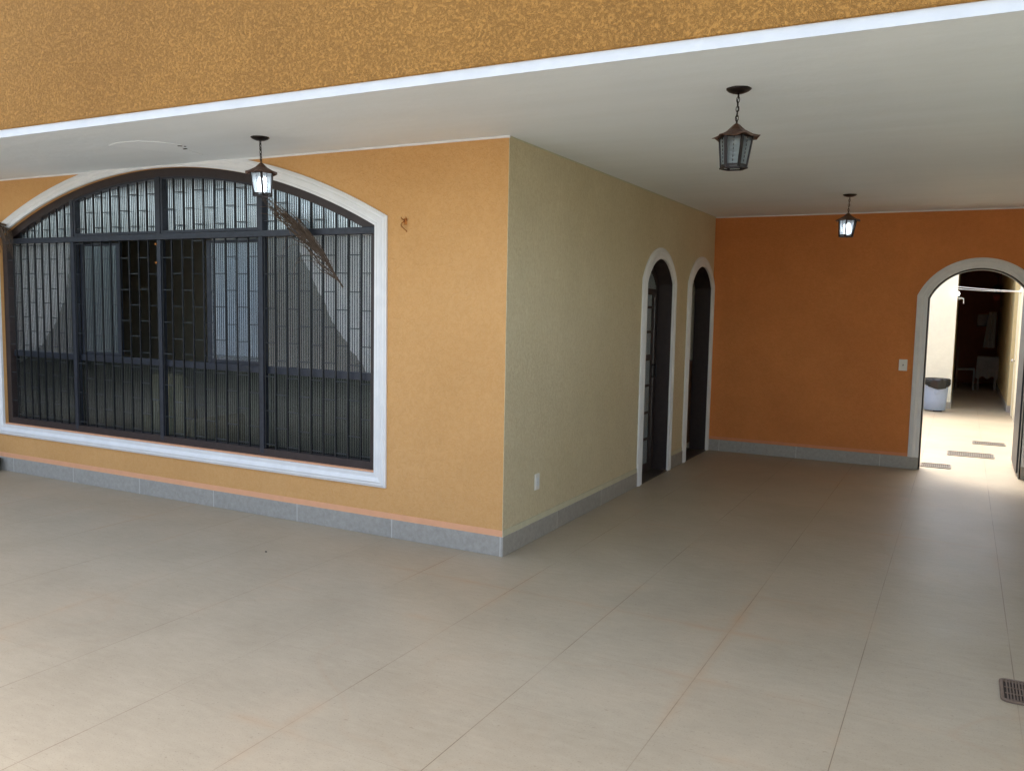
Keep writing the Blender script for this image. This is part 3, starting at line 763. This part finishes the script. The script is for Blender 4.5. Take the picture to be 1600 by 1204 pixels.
bmesh.ops.transform(bm, matrix=Matrix.Translation((2.34, 11.562, .36)) @ Matrix.Rotation(PI/2, 4, 'X'), verts=bm.verts); obj('bin_emblem', bm, 'binplastic', bn, True)
bm = B(); box(bm, 2.30, 2.44, 11.62, 11.9, .002, .02); obj('bin_foot', bm, 'dark', bn)

# clotheslines, wall lamp, tap pipe
for a_, b_, r_, lb in (((2.50, YB-.001, 2.205), (3.519, 11.9, 2.115), .006, 'upper white clothesline strung across the courtyard'), ((2.50, YB-.001, 2.165), (3.519, 11.95, 2.105), .005, 'lower white clothesline strung across the courtyard')):
    bm = B(); a_ = Vector(a_); b_ = Vector(b_); tube(bm, [a_.lerp(b_, k/10)+Vector((0, 0, -.012*math.sin(k/10*PI))) for k in range(11)], r_, 6)
    tag(obj('clothesline', bm, 'rope'), lb, 'clothesline', 'clotheslines across the courtyard')
wl = thing('wall_lamp', 'round white wall lamp at the corner of the dark passage', 'lamp', (2.55, YB, 2.07))
bm = B(); lathe(bm, [(.01, -.045), (.035, -.03), (.046, 0), (.035, .03), (.01, .045)], (2.555, YB-.06, 2.07), 16); obj('globe', bm, 'globe_on', wl, True)
bm = B(); box(bm, 2.52, 2.56, YB-.03, YB, 2.04, 2.10); obj('lamp_base', bm, 'plastic', wl)
bm = B(); tube(bm, [(2.561, YB+.2, 2.0), (2.62, YB+.2, 2.005), (2.66, YB+.2, 1.99), (2.665, YB+.2, 1.9)], .007); tube(bm, [(2.561, YB+.2, 1.97), (2.62, YB+.2, 1.985), (2.655, YB+.2, 1.985)], .005)
tag(obj('pipe_hook', bm, 'rope'), 'thin white bent pipe sticking out below the round wall lamp', 'pipe')

# things at the far end of the passage
tb = thing('small_table', 'small table draped in pale cloth at the dark end of the passage', 'table', (3.2, 17.4, 0))
bm = B(); box(bm, 3.03, 3.42, 17.2, 17.7, .72, .75); obj('tabletop', bm, 'wood', tb)
for lx in (3.04, 3.38):
    for ly in (17.21, 17.65):
        bm = B(); box(bm, lx, lx+.035, ly, ly+.035, 0, .72); obj('leg', bm, 'cloth_white', tb)
bm = B(); n = 30; rows = []
for z_, o_ in ((.753, .0), (.74, .012), (.5, .02), (.28, .024)):
    rows.append([bm.verts.new((3.02-o_+(.41+2*o_)*k/n, 17.19-o_-.012*math.sin(k*1.1)*(.8-z_), z_-(.03*math.sin(k*.5) if z_ < .4 else 0))) for k in range(n+1)])
bk = [bm.verts.new((3.02+.41*k/n, 17.71, .753)) for k in range(n+1)]
for A_, B_ in zip([bk]+rows, rows):
    for k in range(n): bm.faces.new((A_[k], A_[k+1], B_[k+1], B_[k]))
tag(obj('tablecloth', bm, 'cloth_white', None, True), 'pale cloth draped over the small table in the passage', 'tablecloth')
ch = thing('chair', 'wooden chair by the left wall at the dark end of the passage', 'chair', (2.78, 17.2, 0))
bm = B(); box(bm, 2.6, 2.98, 17.0, 17.4, .44, .48); obj('seat', bm, 'cloth_white', ch, bevel=.01)
bm = B(); box(bm, 2.6, 2.635, 17.0, 17.4, .55, .92); obj('backrest', bm, 'wood', ch, bevel=.01)
for lx in (2.6, 2.945):
    for ly in (17.0, 17.365):
        bm = B(); box(bm, lx, lx+.035, ly, ly+.035, 0, .44 if lx > 2.7 else .95); obj('leg', bm, 'cloth_white' if lx > 2.7 else 'wood', ch)
bm = B(); n = 14; rows = []
for j in range(8):
    z_ = 1.78-j*.12; rows.append([bm.verts.new((3.20+.16*k/n-.012*j*(1-k/n), 17.9+.02*math.sin(k*1.5+j*.2), z_)) for k in range(n+1)])
for A_, B_ in zip(rows, rows[1:]):
    for k in range(n): bm.faces.new((A_[k], A_[k+1], B_[k+1], B_[k]))
tag(obj('hanging_cloth', bm, 'cloth_white', None, True), 'pale cloth hanging on the far passage wall above the small table', 'cloth')
pf = thing('picture_frame', 'dark picture on the end wall of the passage', 'picture', (3.1, 19.19, 1.5))
bm = B(); box(bm, 2.98, 3.24, 19.17, 19.199, 1.42, 1.72); obj('frame', bm, 'dark', pf)
bm = B(); box(bm, 3.0, 3.22, 19.165, 19.17, 1.44, 1.70); obj('picture', bm, 'picture', pf)
bm = B(); lathe(bm, [(.03, 0), (.07, .04), (.075, .10), (.08, .11), (.06, .11)], (3.3, 16.8, 2.03), 16)
tag(obj('hanging_pot', bm, 'terracotta', None, True), 'small red clay pot hanging in the passage', 'pot')
tw = make_lantern((3.33, 17.6, 2.6), 'small dark lantern hanging in the far passage', False, .3)

# ------------------------------------------------------------------ floor drains
def rounded(x0, x1, y0, y1, r_, n=5):
    pts = []
    for cx, cy, a0 in ((x1-r_, y1-r_, 0), (x0+r_, y1-r_, 90), (x0+r_, y0+r_, 180), (x1-r_, y0+r_, 270)):
        for k in range(n+1):
            a = math.radians(a0+90*k/n); pts.append((cx+r_*math.cos(a), cy+r_*math.sin(a)))
    return pts
FL = lambda u, v, t: (u, v, t)
def drain(label, x0, x1, y0, y1, fm, gm, nx, r_=.04, rot=0):
    t = thing('floor_drain', label, 'drain cover', ((x0+x1)/2, (y0+y1)/2, 0), 'drain covers set in the floor')
    o_ = rounded(x0, x1, y0, y1, r_); i_ = offset(o_, -.016)
    obj('frame', slab(o_, [i_], FL, .001, .009), fm, t, bevel=.0015)
    bm = B()
    for k in range(nx):
        x = x0+.03+(x1-x0-.06)*k/(nx-1); bar(bm, (x, y0+.02, .0055), (x, y1-.02, .0055), .0055, .0045)
    for k in range(4):
        y = y0+.03+(y1-y0-.06)*k/3; bar(bm, (x0+.02, y, .005), (x1-.02, y, .005), .006, .004)
    obj('grate', bm, gm, t)
    bm = B(); bm.faces.new([bm.verts.new((p[0], p[1], .0025)) for p in i_]); obj('drain_pit', bm, fm+'_pit', t)
    return t
M['drain_tan'] = plain('tan_drain_plastic', (112, 106, 94), .6, var=.15, vs=20); M['drain_tan_pit'] = plain('tan_drain_shade', (92, 86, 76), .8)
M['drain_brown'] = plain('brown_drain_metal', (112, 94, 80), .5, var=.2, vs=40); M['drain_brown_pit'] = plain('brown_drain_shade', (56, 46, 40), .8)
drain('tan drain cover touching the left foot of the archway', 2.345, 2.66, 5.47, 5.75, 'drain_tan', 'drain_tan', 14)
drain('longest tan drain cover, in the middle of the courtyard path', 2.60, 3.11, 6.52, 6.88, 'drain_tan', 'drain_tan', 20)
drain('narrow tan drain cover farthest into the courtyard', 2.88, 3.27, 7.72, 8.0, 'drain_tan', 'drain_tan', 16, .03)
drain('brown drain grate at the lower right edge of the porch floor', 2.93, 3.28, -.77, -.50, 'drain_brown', 'drain_brown', 24, .035)

# bits of grit lying on the tiles
for x, y, r_, lb in ((-1.42, -.75, .008, 'dark crumb of dirt on the floor below the arched window'),):
    bm = B(); bmesh.ops.create_icosphere(bm, subdivisions=1, radius=r_, matrix=Matrix.Translation((x, y, r_*.45)) @ Matrix.Diagonal((1.3, .8, .5, 1)))
    tag(obj('dirt_crumb', bm, 'dark'), lb, 'dirt')
